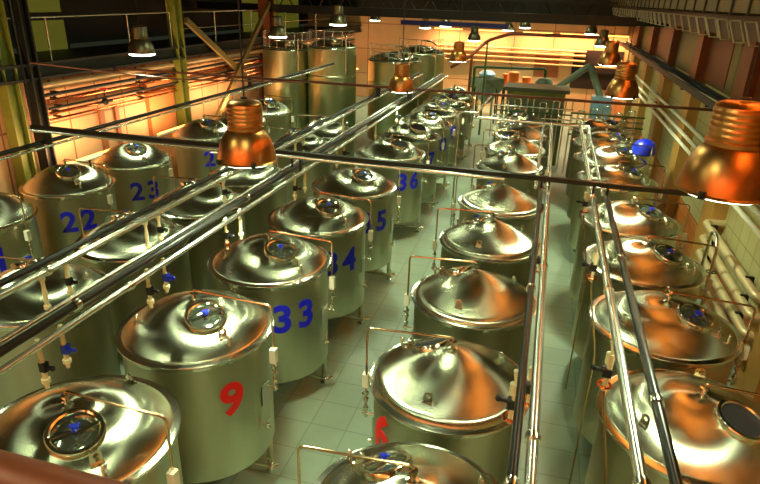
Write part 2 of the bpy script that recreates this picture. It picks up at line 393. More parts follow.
        d['lug%d'%k] = b.mesh('lifting_lug', RIM)
    b = MB().cyl((.72,-.42,lidz(.83)),(.72,-.42,lidz(.83)+.09),.022).ball((.72,-.42,lidz(.83)+.1),.03)
    d['vent_stub'] = b.mesh('vent_stub', RIM)
    _cache[key] = d
    return d
def leg_mesh(k, h, mirror):
    key = ('leg', k, round(h,3))
    if key in _cache: return _cache[key]
    a = math.radians(15+120*k); c, s = math.cos(a), math.sin(a); r = .88
    bot = -h
    m = MB().cyl((r*c,r*s,-BODYH-.02),(r*c,r*s,bot+.06),.045,14).mesh('leg', STEEL)
    f = MB(); f.M = Matrix.Translation((r*c,r*s,bot)); f.lathe([(.001,0),(.075,0),(.075,.02),(.03,.035),(.03,.09),(.055,.095),(.055,.115),(.001,.115)],18)
    fm = f.mesh('foot', RIM)
    _cache[key] = (m, fm); return _cache[key]
def outlet_mesh(h):
    key = ('out', round(h,3))
    if key in _cache: return _cache[key]
    z = -h+.20; d = math.radians(3); c, s = math.cos(d), math.sin(d)
    b = MB().tube(bend([(.10,.02,-BODYH-.28),(.12,.02,z),(c*1.0,s*1.0,z)],.08),.026,10)
    p = (c*.96, s*.96, z)
    b.ball(p,.055).cyl((p[0],p[1],z),(p[0],p[1],z+.12),.014).cyl((p[0],p[1],z+.12),(p[0]-.12,p[1]+.05,z+.13),.012)
    b.cyl((p[0]+.02,p[1]+.02,z),(p[0]+.09,p[1]+.07,z),.04).cyl((p[0],p[1],z-.07),(p[0],p[1],z+.05),.035)
    _cache[key] = b.mesh('outlet_valve', RIM); return _cache[key]

def tank(x, y, rim, rot=0, cone=False, rise=.39, num=None, red=False, numaz=-42, hatch='closed', label='', group='', detail=2, R=1.0, arm=True, full=1):
    t = thing('fermentation_tank', label, 'tank', (x, y, 0), rot, group)
    t.scale = (R, R, 1)
    d = tank_meshes(cone, rise)
    h = rim
    P = lambda name, key, par=t, lab=None: link(name, d[key], par, lab, loc=(0,0,h) if par is t else None)
    P('tank_body', 'body'); P('rim_flange', 'rim_flange'); P('lid', 'lid')
    hn = P('hatch', 'hatch_neck')
    if hatch == 'closed':
        P('hatch_cover','hatch_cover',hn); P('hatch_bar','hatch_bar',hn)
        P('hatch_knob','hatch_knob',hn,'blue plastic hatch knob')
    else: P('hatch_shade_disc','hatch_shade_disc',hn,'dark disc as the shade in the open manhole')
    if arm:
        P('apex_fitting','apex_fitting')
        P('spray_pipe','spray_pipe', t); P('pipe_valve','pipe_valve')
        P('control_box','control_box',t,'small white box')
        P('name_plate','name_plate',t,'hanging pale card'); P('sample_valve','sample_valve')
    for k in range(3): P('lifting_lug','lug%d'%k)
    P('vent_stub','vent_stub')
    for k in range(3):
        m, fm = leg_mesh(k, h, 0)
        l = link('leg', m, t, loc=(0,0,h)); link('foot', fm, l)
    link('outlet_valve', outlet_mesh(h), t, loc=(0,0,h))
    if num:
        o = link('tank_number', digit_mesh(num, NUMR if red else NUMB, .47 if not red else (.46 if num == '9' else .60), CR, math.radians(numaz)-rot), t,
             ('red' if red else 'blue')+' painted number '+num, loc=(0,0,h-(.53 if cone else .62)))
    return t

GC = 'tanks of the row left of the aisle'
order = {'C':-4.035,'D':-.695,'E':1.99,'A':-10.365,'B':-6.945}
Crow = [(3.67,None,'closed'),(5.88,'9','closed'),(8.09,'33','closed'),(10.27,'34','closed'),(12.55,'35','closed'),(15.91,'36','open'),(18.3,'37','open'),(20.5,'38','closed'),(22.7,'39','closed'),(24.9,None,'closed'),(27.1,None,'closed')]
for i,(y,n,hs) in enumerate(Crow):
    if i == 0: l = 'nearest steel tank at the bottom left corner, lid with blue hatch knob and copper pipe'
    elif n == '9': l = 'large steel tank with the red number 9 on its side'
    elif n: l = 'steel tank with the blue number %s beside the aisle' % n
    else: l = 'distant steel tank at the far end of the numbered aisle row, %s' % ('right behind number 39' if i == 9 else 'the farthest one')
    tank(order['C'], y, H-4.075, 0, False, .39, n, n=='9', -35 if n=='9' else -42, hs, l, 'numbered tanks left of the aisle')
Dl = ['steel tank at the bottom centre, only its lid top with blue knob in frame','large conical lidded tank with red digit at its left edge, beside the aisle','second conical lidded tank from the bottom centre row, behind the red digit tank, bronze reflections','third tank of the centre row behind, with small ring lug at its lid left','fourth tank of the centre row, just before the long cross bar','tank of the centre row just behind the cross bar with pale sharp cone','sixth tank of the centre row beyond the cross bar','seventh tank of the centre row, half hidden behind pipes','eighth tank of the centre row near the green platform','ninth tank of the centre row under the green platform','farthest tank of the centre row under the green platform']
for i,y in enumerate([3.96,6.16,8.49,10.95,13.42,16.76,18.96,21.2,23.4]):
    tank(order['D'], y, H-4.39, PI, True, .48, '6' if i==1 else None, True, -137, 'open' if i in (1,2) else 'closed', Dl[i] if i else Dl[0], 'conical lidded tanks of the centre row', R=1.0)
El = ['steel tank at the bottom right corner with an open dark manhole','right row tank with copper sheen and blue knob, just behind the corner tank','right row tank second behind the corner tank, wine coloured hatch under the dark pipes','right row tank just before the cross bar under the big right lamp','small looking right row tank just beyond the cross bar','right row tank with the blue cap standing beside it','right row tank far behind the blue cap','farthest right row tank under the third copper toned lamp']
for i,y in enumerate([5.87,8.06,10.25,12.48,15.58,17.8,20.0,22.2]):
    tank(order['E'], y, H-4.14, 0, False, .37, None, False, -42, 'open' if i in (0,) else 'closed', El[i], 'copper toned tanks of the right row')
Al = ['tank cut by the left edge with blue number 21','steel tank with the blue number 22 near the left wall','steel tank with the blue number 23 near the left wall','orange lit tank with dark number 24 behind the first copper toned lamp','tank with the blue number 25 right of the copper toned lamp','far tank of the left wall row in front of the silos']
for i,(y,n) in enumerate([(8.36,'21'),(10.7,'22'),(13.07,'23'),(16.6,'24'),(18.9,'25'),(21.05,None)]):
    tank(order['A'], y, H-4.22, 0, False, .46, n, False, -41, 'closed', Al[i], 'tanks along the left wall')
Bl = ['unnumbered tank at the left edge behind the twin pipes, second row','unnumbered tank in front of number 22, crossed by the twin pipes','unnumbered tank in front of number 23, crossed by the twin pipes','unnumbered tank directly under the first copper toned lamp','unnumbered tank right of the first copper toned lamp behind the twin pipes','unnumbered far tank left of the pipe bundle','unnumbered farthest tank beside the silos']
for i,y in enumerate([6.21,8.44,10.67,12.96,16.3,18.5]):
    tank(order['B'], y, H-4.25, PI, False, .40, None, False, 0, 'closed', Bl[i], 'unnumbered tanks of the second row')

# ------------------------------------------------------------------ silos
def silo(x, y, R, top, m, label, seams):
    t = thing('tall_silo', label, 'silo', (x, y, 0), 0, 'tall silos at the back left')
    prof = [(.001,.25),(R*.8,.32),(R,.5)]
    z = .5
    for s_ in seams: prof += [(R,s_-.04),(R,s_-.012),(R+.008,s_),(R,s_+.012),(R,s_+.04)]
    prof += [(R,top-.08),(R,top-.06),(R-.05,top)]
    MB().lathe(prof, 72).build('silo_body', m, t)
    MB().lathe([(R+.01,top-.09),(R+.03,top-.07),(R+.02,top-.04),(R-.02,top-.03)],72).build('rim_flange', RIM, t)
    MB().lathe([(R-.04,top-.02),(R-.12,top+.07),(R*.5,top+.22),(.001,top+.34)],72).build('lid', LID, t)
    h = MB(); h.M = Matrix.Translation((.3,-.5,top+.18)); h.lathe([(.001,.10),(.24,.09),(.25,.02),(.27,0),(.27,-.08)],28); hh = h.build('hatch', RIM, t)
    MB().tube(bend([(0,0,top+.3),(0,0,top+.55),(.6,-.5,top+.52),(.9,-R*.86,top+.45),(.9,-R*.86,top-1)],.1),.03).build('spray_pipe', PIPE, t)
    for k in range(4):
        a = PI/4+k*PI/2; MB().cyl((R*.8*math.cos(a),R*.8*math.sin(a),0),(R*.8*math.cos(a),R*.8*math.sin(a),.5),.07).build('leg', STEEL, t)
    # railing on top
    q = MB()
    for k in range(9):
        a = PI+k*PI/8*1.0+.0; q.cyl((R*.93*math.cos(a),R*.93*math.sin(a),top-.02),(R*.93*math.cos(a),R*.93*math.sin(a),top+.62),.014,8)
    for zz in (.32,.62): q.tube([(R*.93*math.cos(PI+PI*k/16),R*.93*math.sin(PI+PI*k/16),top+zz) for k in range(17)],.014,8)
    q.build('top_railing', PIPE, t)
    return t
SIL = mat('silo_steel', (.70,.73,.58), .32, 1, .08, 2., aniso=.5, stretch=(1,1,.1))
silo(-10.95, 24.4, 1.02, H-2.1, SIL, 'leftmost tall silo with orange reflection on its left side', [3.1])
silo(-8.88, 24.4, 1.02, H-1.95, SIL, 'bright middle tall silo with a pale vertical highlight', [3.35])
silo(-6.62, 26.2, 1.15, H-2.5, SIL, 'brownish tall silo right of the bright one, pipes piled on its lid', [3.0])
silo(-6.05, 29.0, 1.15, H-2.4, SIL, 'rearmost tall silo just behind and right of the brownish silo', [3.0])

# ------------------------------------------------------------------ overhead pipes
def run(name, pts, r, m, label, group, cat='pipe', clamps=()):
    q = thing(name, label, cat, pts[0], 0, group)
    o = Vector(pts[0]); P_ = [Vector(p)-o for p in pts]
    MB().tube(bend(P_, .08) if len(P_) > 2 else P_, r, 14).build('pipe_run', m, q)
    d = (P_[1]-P_[0]); L_ = d.length; d.normalize()
    for c in clamps:
        p = d*c
        b = MB(); b.M = frame_at(p, d); b.lathe([(r,-.03),(r+.012,-.03),(r+.014,0),(r+.012,.03),(r,.03)],16); b.build('pipe_clamp', RIM, q)
    return q
zp = H-2.45
GP = 'overhead pipes running down the hall'
run('overhead_pipe', [(-4.37,1.0,zp+.04),(-4.37,21,zp+.04)], .033, DPIPE, 'black pipe of the upper pair crossing the left tank rows', GP)
run('overhead_pipe', [(-4.30,1.0,zp-.02),(-4.30,21,zp-.02)], .036, PIPE, 'bright steel pipe of the upper pair crossing the left tank rows', GP, clamps=(3,6,9,12))
run('overhead_pipe', [(-3.54,1.0,zp+.01),(-3.54,21,zp+.01)], .036, DPIPE, 'black pipe of the lower pair above the numbered tanks', GP, clamps=(2.5,5.5))
run('overhead_pipe', [(-3.62,1.0,zp+.03),(-3.62,21,zp+.03)], .024, PIPE, 'bright steel pipe lying on the upper side of the lower pair', GP)
run('overhead_pipe', [(-3.40,1.0,zp-.03),(-3.40,21,zp-.03)], .028, PIPE, 'grey steel pipe on the underside of the lower pair', GP, clamps=(3,8,11))
run('overhead_pipe', [(-8.1,4.0,zp),(-8.1,22.4,zp)], .04, DPIPE, 'dark pipe high above the left wall tanks, ending behind the first copper toned lamp', GP)
run('overhead_pipe', [(-8.0,4.0,zp-.05),(-8.0,21.5,zp-.05)], .022, PIPE, 'thin steel pipe under the dark pipe above the left wall tanks', GP)
# centre pipes
zc = H-2.36
run('overhead_pipe', [(.185,.9,zc),(.185,12.9,zc)], .034, PIPE, 'bright white steel pipe above the centre row right side', GP, clamps=(2,4.5,8))
run('overhead_pipe', [(.09,.9,zc+.0),(.09,8.0,zc+.0)], .030, DPIPE, 'dark pipe just left of the bright centre pipe, coming from the cross bar', GP, clamps=(1.6,4))
run('overhead_pipe', [(.76,.9,zc),(.76,12.9,zc)], .036, PIPE, 'bright steel pipe above the left edge of the right row', GP, clamps=(1.8,4.2,7))
run('overhead_pipe', [(.94,.9,zc),(.94,8.0,zc)], .034, DPIPE, 'dark pipe just right of the bright pipe over the right row', GP, clamps=(2.6,5))
run('overhead_pipe', [(.90,8.1,zc),(.90,12.9,zc)], .025, PIPE, 'thin steel pipe continuing beyond the cross bar over the right row', GP)
run('overhead_pipe', [(.02,8.1,zc),(.02,12.9,zc)], .025, PIPE, 'thin steel pipe beyond the cross bar over the centre row', GP)
# cross bars
zx = H-2.22
q = thing('cross_bar', 'long dark square bar spanning the hall in front, carrying the pipes', 'beam', (0,8,zx))
MB().box((-8.3,-.035,-.01),(4.2,.035,.05)).build('bar', DPIPE, q)
MB().cyl((-8.3,-.02,-.035),(-.4,-.02,-.035),.03).build('steel_rail', PIPE, q)
for x in (-8.1,): MB().box((x-.012,-.02,-.26),(x+.12,.02,0)).build('hanger', DARKST, q)
for x in (-3.55,-3.42,-4.3): MB().box((x-.012,-.02,-.26),(x+.012,.02,0)).build('hanger', DARKST, q)
for x in (.09,.19,.76,.94): MB().box((x-.012,-.02,-.17),(x+.012,.02,0)).build('hanger', DARKST, q)
for x in (-8.25, 4.15): MB().cyl((x,0,.0),(x,0,ZC-zx),.015).build('drop_rod', DARKST, q)
q = thing('cross_bar', 'farther thin rusty bar spanning the hall behind the lamps', 'beam', (0,15.4,H-2.2))
MB().box((-12.5,-.035,-.03),(4.2,.035,.03)).build('bar', mat('rusty_bar',(.36,.20,.12),.5,.3), q)
for x in (-8.1,-4.35,-3.5): MB().box((x-.012,-.02,-.26),(x+.1,.02,0)).build('hanger', DARKST, q)
for x in (-12.45, 4.15): MB().box((x-.05,-.05,-.06),(x+.05,.05,.06)).build('wall_bracket', DARKST, q)
q = thing('pipe_portal', 'light steel pipe frame closing the ends of the centre pipes', 'pipe', (0,12.95,zc))
MB().tube(bend([(-1.45,3.6,-.05),(-1.45,0,0),(.95,0,0),(.95,0,-.6)],.08),.032,12).build('frame_pipe', PIPE, q)
for x in (-1.8, ): MB().tube(bend([(-1.45,.6,-.0),(-1.85,.6,0),(-1.85,.6,-zc)],.1),.022).build('upright', PIPE, q)
q = thing('thin_cable', 'thin sagging brown cable from the left column towards the copper toned lamp', 'cable', (-12.3,12.2,H-1.75))
MB().tube([(0,0,0),(1.6,.5,-.16),(3.4,1.0,-.3),(5.0,2.0,-.36),(6.2,2.9,-.42)],.018,8).build('cable_line', mat('brown_cable',(.45,.28,.18),.5), q)

# hanging hoses with valves
def hose(x, y, ln, kind, label):
    q = thing('hanging_valve', label, 'valve', (x, y, zp-.03), 0, 'valve drops under the overhead pipes')
    MB().tube([(0,0,0),(0,0,-ln*.42)],.018,10).tube([(0,0,-ln*.42),(.0,0,-ln)],[.023,.017],10).lathe([(.001,-.02),(.03,-.03),(.03,-.07),(.001,-.08)],12).build('hose', IVORY, q)
    if kind:
        m = MB().cbox((.01,0,-ln*.55),(.055,.05,.08)).cyl((.0,0,-ln*.55),(.09,0,-ln*.55),.016).ball((.09,0,-ln*.55),.022)
        m.build('valve_body', BLUE if kind == 'blue' else BLACK, q)
    MB().lathe([(.001,-ln*.78),(.034,-ln*.8),(.034,-ln*.88),(.001,-ln*.9)],12).build('coupling', IVORY if kind != 'copper' else COPPIPE, q)
k = 0
for (x, y, ln, kind, l) in [(-3.48,3.02,.44,'black','black valve drop at the left edge under the lower pipe pair, with copper end'),(-3.48,3.25,.40,'blue','blue handled white valve drop at the left under the lower pipe pair'),
      (-4.33,3.95,.42,None,'plain white hose drop hanging before the leftmost tank lid'),(-4.33,4.25,.40,'black','black valve drop hanging before the leftmost tank lid'),
      (-3.48,4.35,.42,'black','black valve drop just above the red 9 tank lid'),(-3.48,4.62,.38,'blue','white valve drop with blue tab right above the red 9 tank'),
      (-4.33,5.5,.40,None,'plain hose drop before the lid under number 22'),(-4.33,5.75,.40,'black','black valve drop before the lid under number 22'),
      (-3.48,5.85,.40,'copper','copper ended drop left of tank 33'),(-3.48,6.2,.40,None,'white hose drop left of tank 33'),
      (-4.33,7.3,.38,'black','black valve drop under the first copper toned lamp'),(-3.48,7.9,.42,'black','valve drop right at the cross bar hangers'),(-3.48,8.3,.42,None,'white hose drop right of the cross bar hangers'),
      (-3.48,9.8,.4,None,'white hose drop behind tank 34'),(-3.48,10.2,.4,'black','black valve drop behind tank 34'),(-3.48,12.3,.4,None,'white hose drop behind tank 35'),
      (-4.33,9.9,.4,None,'white hose drop of the upper pair right of the first copper toned lamp'),(-4.33,10.3,.4,'black','black valve drop of the upper pair right of the first copper toned lamp'),(-4.33,12.6,.4,None,'distant hose drop of the upper pair'),(-3.48,14.2,.4,'black','distant black valve drop of the lower pair')]:
    hose(x, y, ln, kind, l)
def cluster(x, y, z, label, hose_to=None):
    z -= .03
    q = thing('valve_cluster', label, 'valve', (x,y,z), 0, 'valve clusters beside the centre pipes')
    MB().tube([(0,0,.0),(.02,0,-.12),(.0,0,-.45)],.02).lathe([(.001,-.1),(.032,-.11),(.032,-.2),(.001,-.21)],12).build('stem', IVORY, q)
    MB().cbox((0,0,-.28),(.07,.07,.07)).cyl((0,0,-.28),(-.09,0,-.26),.014).ball((-.1,0,-.26),.025).build('valve_body', BLACK, q)
    MB().torus(.05,.012,18,6,(0,0,-.40)).build('coupling', COPPIPE, q)
    if hose_to: MB().tube(bend([(0,0,-.42),(.03,0,-.62),(hose_to[0],hose_to[1],-1.3),(hose_to[0],hose_to[1],-3.4)],.2),.011,8).build('hose', BRACE, q)
cluster(.05,3.62,zc,'black valve cluster on the dark centre pipe above the conical tank')
cluster(.17,3.85,zc,'black and copper valve cluster on the bright centre pipe')
cluster(.74,4.25,zc,'valve cluster with a loose hose over the right row, lower one',(.16,-.1,0))
cluster(.74,6.3,zc,'valve cluster with a loose hose over the right row, middle one',(.18,-.1,0))
cluster(.74,8.6,zc,'valve cluster over the right row just beyond the cross bar',(.18,-.1,0))
cluster(.17,6.3,zc,'valve cluster on the bright centre pipe, middle one')
cluster(.17,9.6,zc,'valve cluster on the bright centre pipe beyond the cross bar')

# foreground copper cylinder
q = thing('copper_pipe', 'blurred thick copper pipe crossing the bottom left corner in front', 'pipe', (-3.4,1.55,H-2.17))
MB().cyl((0,0,0),(2.5,0,0),.165,32).build('pipe_run', mat('painted_copper_brown',(.50,.25,.14),.38,.3), q)
for x in (.4,2.2): MB().cyl((x,0,-.1),(x,0,-(H-2.17)),.04).build('support_post', DARKST, q)

# ------------------------------------------------------------------ lamps
def lamp_proto(m, c=.003):
    q = thing('high_bay_lamp', 'lamp', 'lamp')
    prof = [(.318,0),(.322,.012),(.310,.02),(.305,.07),(.294,.135),(.275,.20),(.247,.26),(.212,.31),(.18,.34),(.165,.345)]
    inner = [(r-.012, z) for r, z in reversed(prof)]
    MB().lathe(prof+inner, 48, True).build('reflector', m, q)
    prof = [(.001,.34),(.19,.34),(.195,.355),(.195,.375),(.18,.38)]
    for k in range(5): z = .39+k*.042; prof += [(.18,z),(.186,z+.01),(.186,z+.028),(.18,z+.038)]
    prof += [(.18,.61),(.15,.635),(.06,.645),(.001,.645)]
    MB().lathe(prof, 32).build('ballast_housing', m, q)
    MB().lathe([(.300,.012),(.304,-c),(.28,-c-.012),(.15,-c-.03),(.001,-c-.036)],40).build('lens', LENSG, q)
    for a in (-2.2,-.9,1.6):
        b = MB(); b.M = Matrix.Rotation(a,4,'Z') @ Matrix.Translation((.315,0,.01)); b.cbox((0,0,.01),(.05,.045,.05)).ball((.025,0,.02),.02); b.build('rim_clip', DARKST, q)
    b = MB().torus(.03,.008,14,6,(0,0,.665)); b.build('hook', DARKST, q)
    return q
lc = lamp_proto(LAMPOR); lg = lamp_proto(LAMPST, .035)
LP = [(-3.03,5.64,5.22,0,1,'big copper toned high bay lamp hanging over the left tanks before the cross bar',35),
 (1.33,4.68,5.66,0,1,'largest copper toned high bay lamp at the right edge of the picture',35),
 (1.41,12.6,5.24,0,1,'copper toned high bay lamp over the right row, beyond the largest one',45),
 (1.60,18.6,5.30,0,1,'smaller copper toned lamp close behind the third copper toned lamp at right',45),
 (-3.35,14.0,4.84,0,1,'brown copper toned lamp in front of the brownish silo',45),
 (-3.09,21.1,4.93,0,1,'copper toned lamp hanging in front of the peach back wall',45),
 (-9.79,13.15,5.43,1,1,'grey lamp glowing before the dark mezzanine, upper left',45),
 (-9.17,19.74,5.54,1,1,'grey lamp above the leftmost silo',40),
 (-7.66,21.66,5.93,1,1,'grey lamp above the bright silo',40),
 (-10.4,36,5.6,1,1,'far small lamp under the ceiling, left of the blue strip',40),
 (-6.93,34.0,5.4,1,1,'far small lamp, left one of the close pair above the brownish silo',40),
 (-5.86,34.3,5.5,1,1,'far small lamp, right one of the close pair above the brownish silo',40),
 (-2.6,36.5,5.35,1,1,'far small lamp, lower one of the pair above the back wall lights',40),
 (-1.66,36,5.55,1,1,'far small lamp, upper one of the pair above the back wall lights',40),
 (1.8,34,5.45,1,1,'farthest small lamp of the right lamp line',40),
 (2.0,28,5.25,1,1,'small lamp of the right line next before the farthest',40),
 (-3.7,30,5.1,1,1,'dark far lamp in front of the bright strip on the back wall',0),
 # the same lamp lines continue behind the viewpoint
 (-9.5,6.5,5.4,1,0,'lamp of the left line beyond the left edge of the picture',45),
 (-3.1,-2.0,5.3,0,0,'copper toned lamp behind the viewpoint, left line',45),(1.4,-3.0,5.3,0,0,'copper toned lamp behind the viewpoint, right line',45),(-9.5,-.5,5.4,1,0,'lamp behind the viewpoint, far left line',45)]
roots = [(lg if a[3] else lc) if (i == 0 or (a[3] and not any(b_[3] for b_ in LP[:i]))) else copy_tree(lg if a[3] else lc) for i,a in enumerate(LP)]
for i,(x,y,z,kind,vis,l,W) in enumerate(LP):
    q = roots[i]
    MB().cyl((0,0,.68),(0,0,ZC-z+.48),.008,8).build('suspension_cable', DARKST, q)
    z -= .45
    q.location = (x,y,z); q.rotation_euler.z = i*.0; q['label'] = l; q['group'] = 'high bay lamps'
    if W:
        ld = bpy.data.lights.new('lamp_light','SPOT'); ld.energy = W*14; ld.color = (.86,1,.70); ld.spot_size = math.radians(125); ld.spot_blend = .5; ld.shadow_soft_size = .2
        lo = bpy.data.objects.new('lamp_light', ld); COL.objects.link(lo); lo.parent = q; lo.location = (0,0,-.10)

# added ceiling strips, unseen: green-white light for the lids to mirror
n = 0
for x in (-5.6,-1.7):
    for y in (-4,2,8,14,20,27,34):
        q = thing('strip_light', 'added fluorescent ceiling strip light, unseen above the hall', 'light', (x,y,ZC-.117), 0, 'added ceiling strips')
        if n == 0:
            sm = MB().box((-.12,-.9,.03),(.12,.9,.12)).mesh('housing', WHITE); tm = MB().cyl((-.06,-.85,0),(-.06,.85,0),.03,10).mesh('lamp_tube', TUBEG); tm2 = MB().cyl((.06,-.85,0),(.06,.85,0),.03,10).mesh('lamp_tube', TUBEG)
        link('housing', sm, q); link('lamp_tube', tm, q); link('lamp_tube', tm2, q); n += 1
        area(q, (.12,1.3), 52, (.82,1,.64))

# unseen warm bulbs under the ceiling, added for orange spots on the lids
bl = None
for x,y in [(x,y) for x in (-8.4,-6.6,-4.8,-3.0,-1.2,.6) for y in (-2.5,)]+[(2.55,-2.5)]:
    if 1:
        if bl is None:
            bl = thing('reflection_bulb', 'added warm round pendant bulb under the ceiling, unseen', 'bulb', (x,y,ZC-.32), 0, 'added warm bulbs')
            MB().cyl((0,0,.1),(0,0,.32),.012,8).cyl((0,0,.08),(0,0,.14),.04).build('cord', DARKST, bl)
            MB().ball((0,0,0),.11,16).build('bulb_glass', emit('bulb_glass',(1,.42,.12),60), bl); q = bl
        else: q = copy_tree(bl)
        q.location = (x,y,ZC-.32)
# ------------------------------------------------------------------ right side services
for i,(x,z,r,l) in enumerate([(3.85,H-4.5,.085,'topmost'),(3.85,H-4.86,.085,'second'),(3.85,H-5.22,.085,'third'),(3.85,H-5.58,.085,'lowest')]):
    q = thing('wall_pipe', l+' of the four fat pale insulated pipes low on the right wall', 'pipe', (x,2.5,z), 0, 'insulated pipes on the right wall')
    MB().tube(bend([(.4,7.7,0),(0,7.7,0),(0,11.6,0),(.4,11.6,0)],.15), r, 16).build('pipe_run', mat('pale_insulation',(.80,.72,.52),.4,.3) if i == 0 else bpy.data.materials['pale_insulation'], q)
    for y in (8.4,11.1): MB().box((-.02,y-.03,-r-.02),(.12,y+.03,r+.02)).build('bracket', DARKST, q)
for i,(z,x,l) in enumerate([(H-3.05,3.9,'upper'),(H-3.35,3.88,'middle'),(H-3.6,3.86,'lower')]):
    q = thing('wall_pipe', l+' of the three white pipes along the right wall under the cable tray', 'pipe', (x,9,z), 0, 'white pipes on the right wall')
    MB().tube([(0,0,0),(0,30,0)], .05, 12).build('pipe_run', WHITE, q)
    for y in (5,15,25): MB().box((-.02,y-.03,-.07),(.08,y+.03,.07)).build('bracket', DARKST, q)
q = thing('cable_tray', 'dark cable tray full of cables running along the right wall', 'tray', (3.75,5,H-2.0))
MB().box((-.25,0,-.04),(.18,33,0)).box((-.27,0,-.04),(-.24,33,.12)).box((.16,0,-.04),(.18,33,.12)).build('tray', DARKST, q)
for k in range(5): MB().tube([(-.18+.1*k, y, .03+.02*math.sin(y*1.3+k)) for y in range(0,34)], .03, 8).build('cable', [BLACK, IVORY, BLACK, DPIPE, BLACK][k] , q)
for y in range(1,33,3): MB().box((-.27,y-.03,-.09),(.19,y+.03,-.04)).build('bracket', DARKST, q)
# hanging ladder rack with frames + ribbed duct above
q = thing('ribbed_duct', 'olive green ribbed air duct under the ceiling at upper right', 'duct', (3.1,4,H+.28))
MB().box((-.35,0,-.35),(.9,34,.6)).build('duct_body', mat('olive_duct',(.32,.33,.12),.5,.2,.2,2.), q)
for k in range(34):
    y = .6+k*1.0
    MB().box((-.38,y-.035,-.38),(.93,y+.035,.63)).build('duct_rib', DARKST, q)
q = thing('bracket_rail', 'brown rail with a row of pale rectangular frames along the upper right', 'rail', (3.0,4,H-.32))
MB().box((.1,0,-.16),(.45,34,.20)).build('rail', mat('brown_rail',(.34,.20,.10),.5), q)
fm = MB(); fm.tube([(-.2,.16,.12),(-.04,.16,.12),(.04,-.08,-.22),(-.12,-.08,-.22),(-.2,.16,.12)],.016,8)
fm = fm.mesh('frame', mat('dull_steel_frame',(.80,.77,.62),.4,.2))
for k in range(36): link('rail_frame', fm, q, loc=(.06,.5+k*.92,0))
# radiator/ pipes bunch and red pipe
MB().cyl((4.1,8.6,0),(4.1,8.6,H-3.4),.07).build('red_pipe', RED, label='red vertical pipe on the right wall at the picture edge', cat='pipe')
q = thing('pipe_loop', 'bent steel pipe loop with valves by the right wall pilaster', 'pipe', (3.4,11.35,0))
q.scale.z = 0.850
MB().tube(bend([(0,0,0),(0,0,2.6),(.05,.3,2.9),(.05,.7,2.9),(.0,.7,1.0)],.2),.035).build('pipe_run', PIPE, q)
MB().torus(.08,.015,24,8,(0,0,2.2)).build('hand_wheel', DARKST, q)
q = thing('blue_cap_container', 'bright blue rounded cap on a steel canister by the right row', 'container', (3.02,18.9,0))
q.scale.z = 0.855
MB().lathe([(.001,.05),(.30,.05),(.32,.1),(.32,2.75)],32).build('canister', STEEL, q)
MB().lathe([(.33,2.72),(.35,2.75),(.34,2.95),(.27,3.13),(.14,3.22),(.001,3.24)],32).build('cap', BLUE, q, label='bright blue rounded cap')
# control cabinet standing beside the right aisle
# ------------------------------------------------------------------ far end
q = thing('long_platform', 'dark green steel machine bench with a flat top behind the far centre tanks', 'platform', (-.4,25.6,0))
q.scale.z = 0.870
MB().box((-1.35,0,3.45),(1.3,1.6,3.62)).build('deck', mat('dark_green_deck',(.22,.30,.20),.5), q)
MB().box((-1.2,.1,.0),(1.15,1.5,3.45)).build('machine_body', GREENC, q)
for i in range(5): MB().box((-1.15+i*.47,.04,1.2),(-.78+i*.47,.1,3.2)).build('panel', GREYGR, q)
q = thing('pipe_manifold', 'tangle of steel manifold pipes in front of the green bench', 'pipes', (-.4,25.1,0))
q.scale.z = 0.870
for i in range(6): MB().tube(bend([(-1.3+i*.5,0,0),(-1.3+i*.5,-.05,3.1+.1*(i%3)),(-1.05+i*.5,-.25,3.15+.1*(i%3)),(-1.05+i*.5,-.3,0)],.1),.03).build('pipe_loop', PIPE, q)
for i in range(4): MB().tube([(-1.6,-.35-.02*i,2.2+.24*i),(1.5,-.35-.02*i,2.2+.24*i)],.035).build('pipe_run', PIPE if i%2 else GREEN, q)
for i in range(5): MB().ball((-1.0+i*.5,-.42,2.6+.2*(i%2)),.09).build('valve', RIM, q)
q = thing('pipe_manifold', 'tangle of steel pipes and valves beyond the right row by the back', 'pipes', (2.3,24.8,0))
q.scale.z = 0.870
for i in range(5): MB().tube(bend([(-1.0+i*.45,0,0),(-1.0+i*.45,-.05,2.9+.13*(i%3)),(-.75+i*.45,-.3,2.95+.13*(i%3)),(-.75+i*.45,-.35,0)],.1),.035).build('pipe_loop', PIPE, q)
for i in range(5): MB().tube([(-1.3,-.4-.02*i,1.9+.24*i),(1.4,-.4-.02*i,1.9+.24*i)],.04).build('pipe_run', PIPE if i%2 else GREEN, q)
for i in range(4): MB().ball((-.8+i*.5,-.5,2.5+.2*(i%2)),.10).build('valve', RIM, q)
q = thing('pipe_gantry', 'green pipe portal with a valve wheel before the back wall', 'pipe', (-3.9,33.0,0))
q.scale.z = 0.880
MB().tube(bend([(0,0,0),(0,0,3.55),(3.7,0,3.65),(3.7,0,2.9)],.15),.08).build('pipe_run', GREEN, q)
MB().lathe([(.001,2.5),(.35,2.5),(.42,2.7),(.42,3.1),(.3,3.3),(.001,3.35)],24)
b = MB(); b.M = Matrix.Translation((3.7,0,0)); b.lathe([(.001,2.2),(.35,2.2),(.45,2.45),(.45,2.9),(.3,3.15),(.001,3.2)],24); b.cyl((0,0,0),(0,0,2.3),.2); b.build('valve_body', GREYGR, q)
q = thing('blue_machine', 'blue grey motor unit standing under the green pipe portal', 'machine', (-3.55,36.5,0))
q.scale.z = 0.850
MB().box((-.5,-.4,1.7),(.5,.4,2.2)).box((-.5,-.4,0),(-.4,.4,1.7)).box((.4,-.4,0),(.5,.4,1.7)).build('stand', GREYGR, q); b = MB(); b.M = Matrix.Translation((0,0,2.6)); b.lathe([(.001,-.4),(.42,-.4),(.5,-.2),(.5,.25),(.3,.45),(.001,.5)],20); b.build('motor', BLUEM, q)
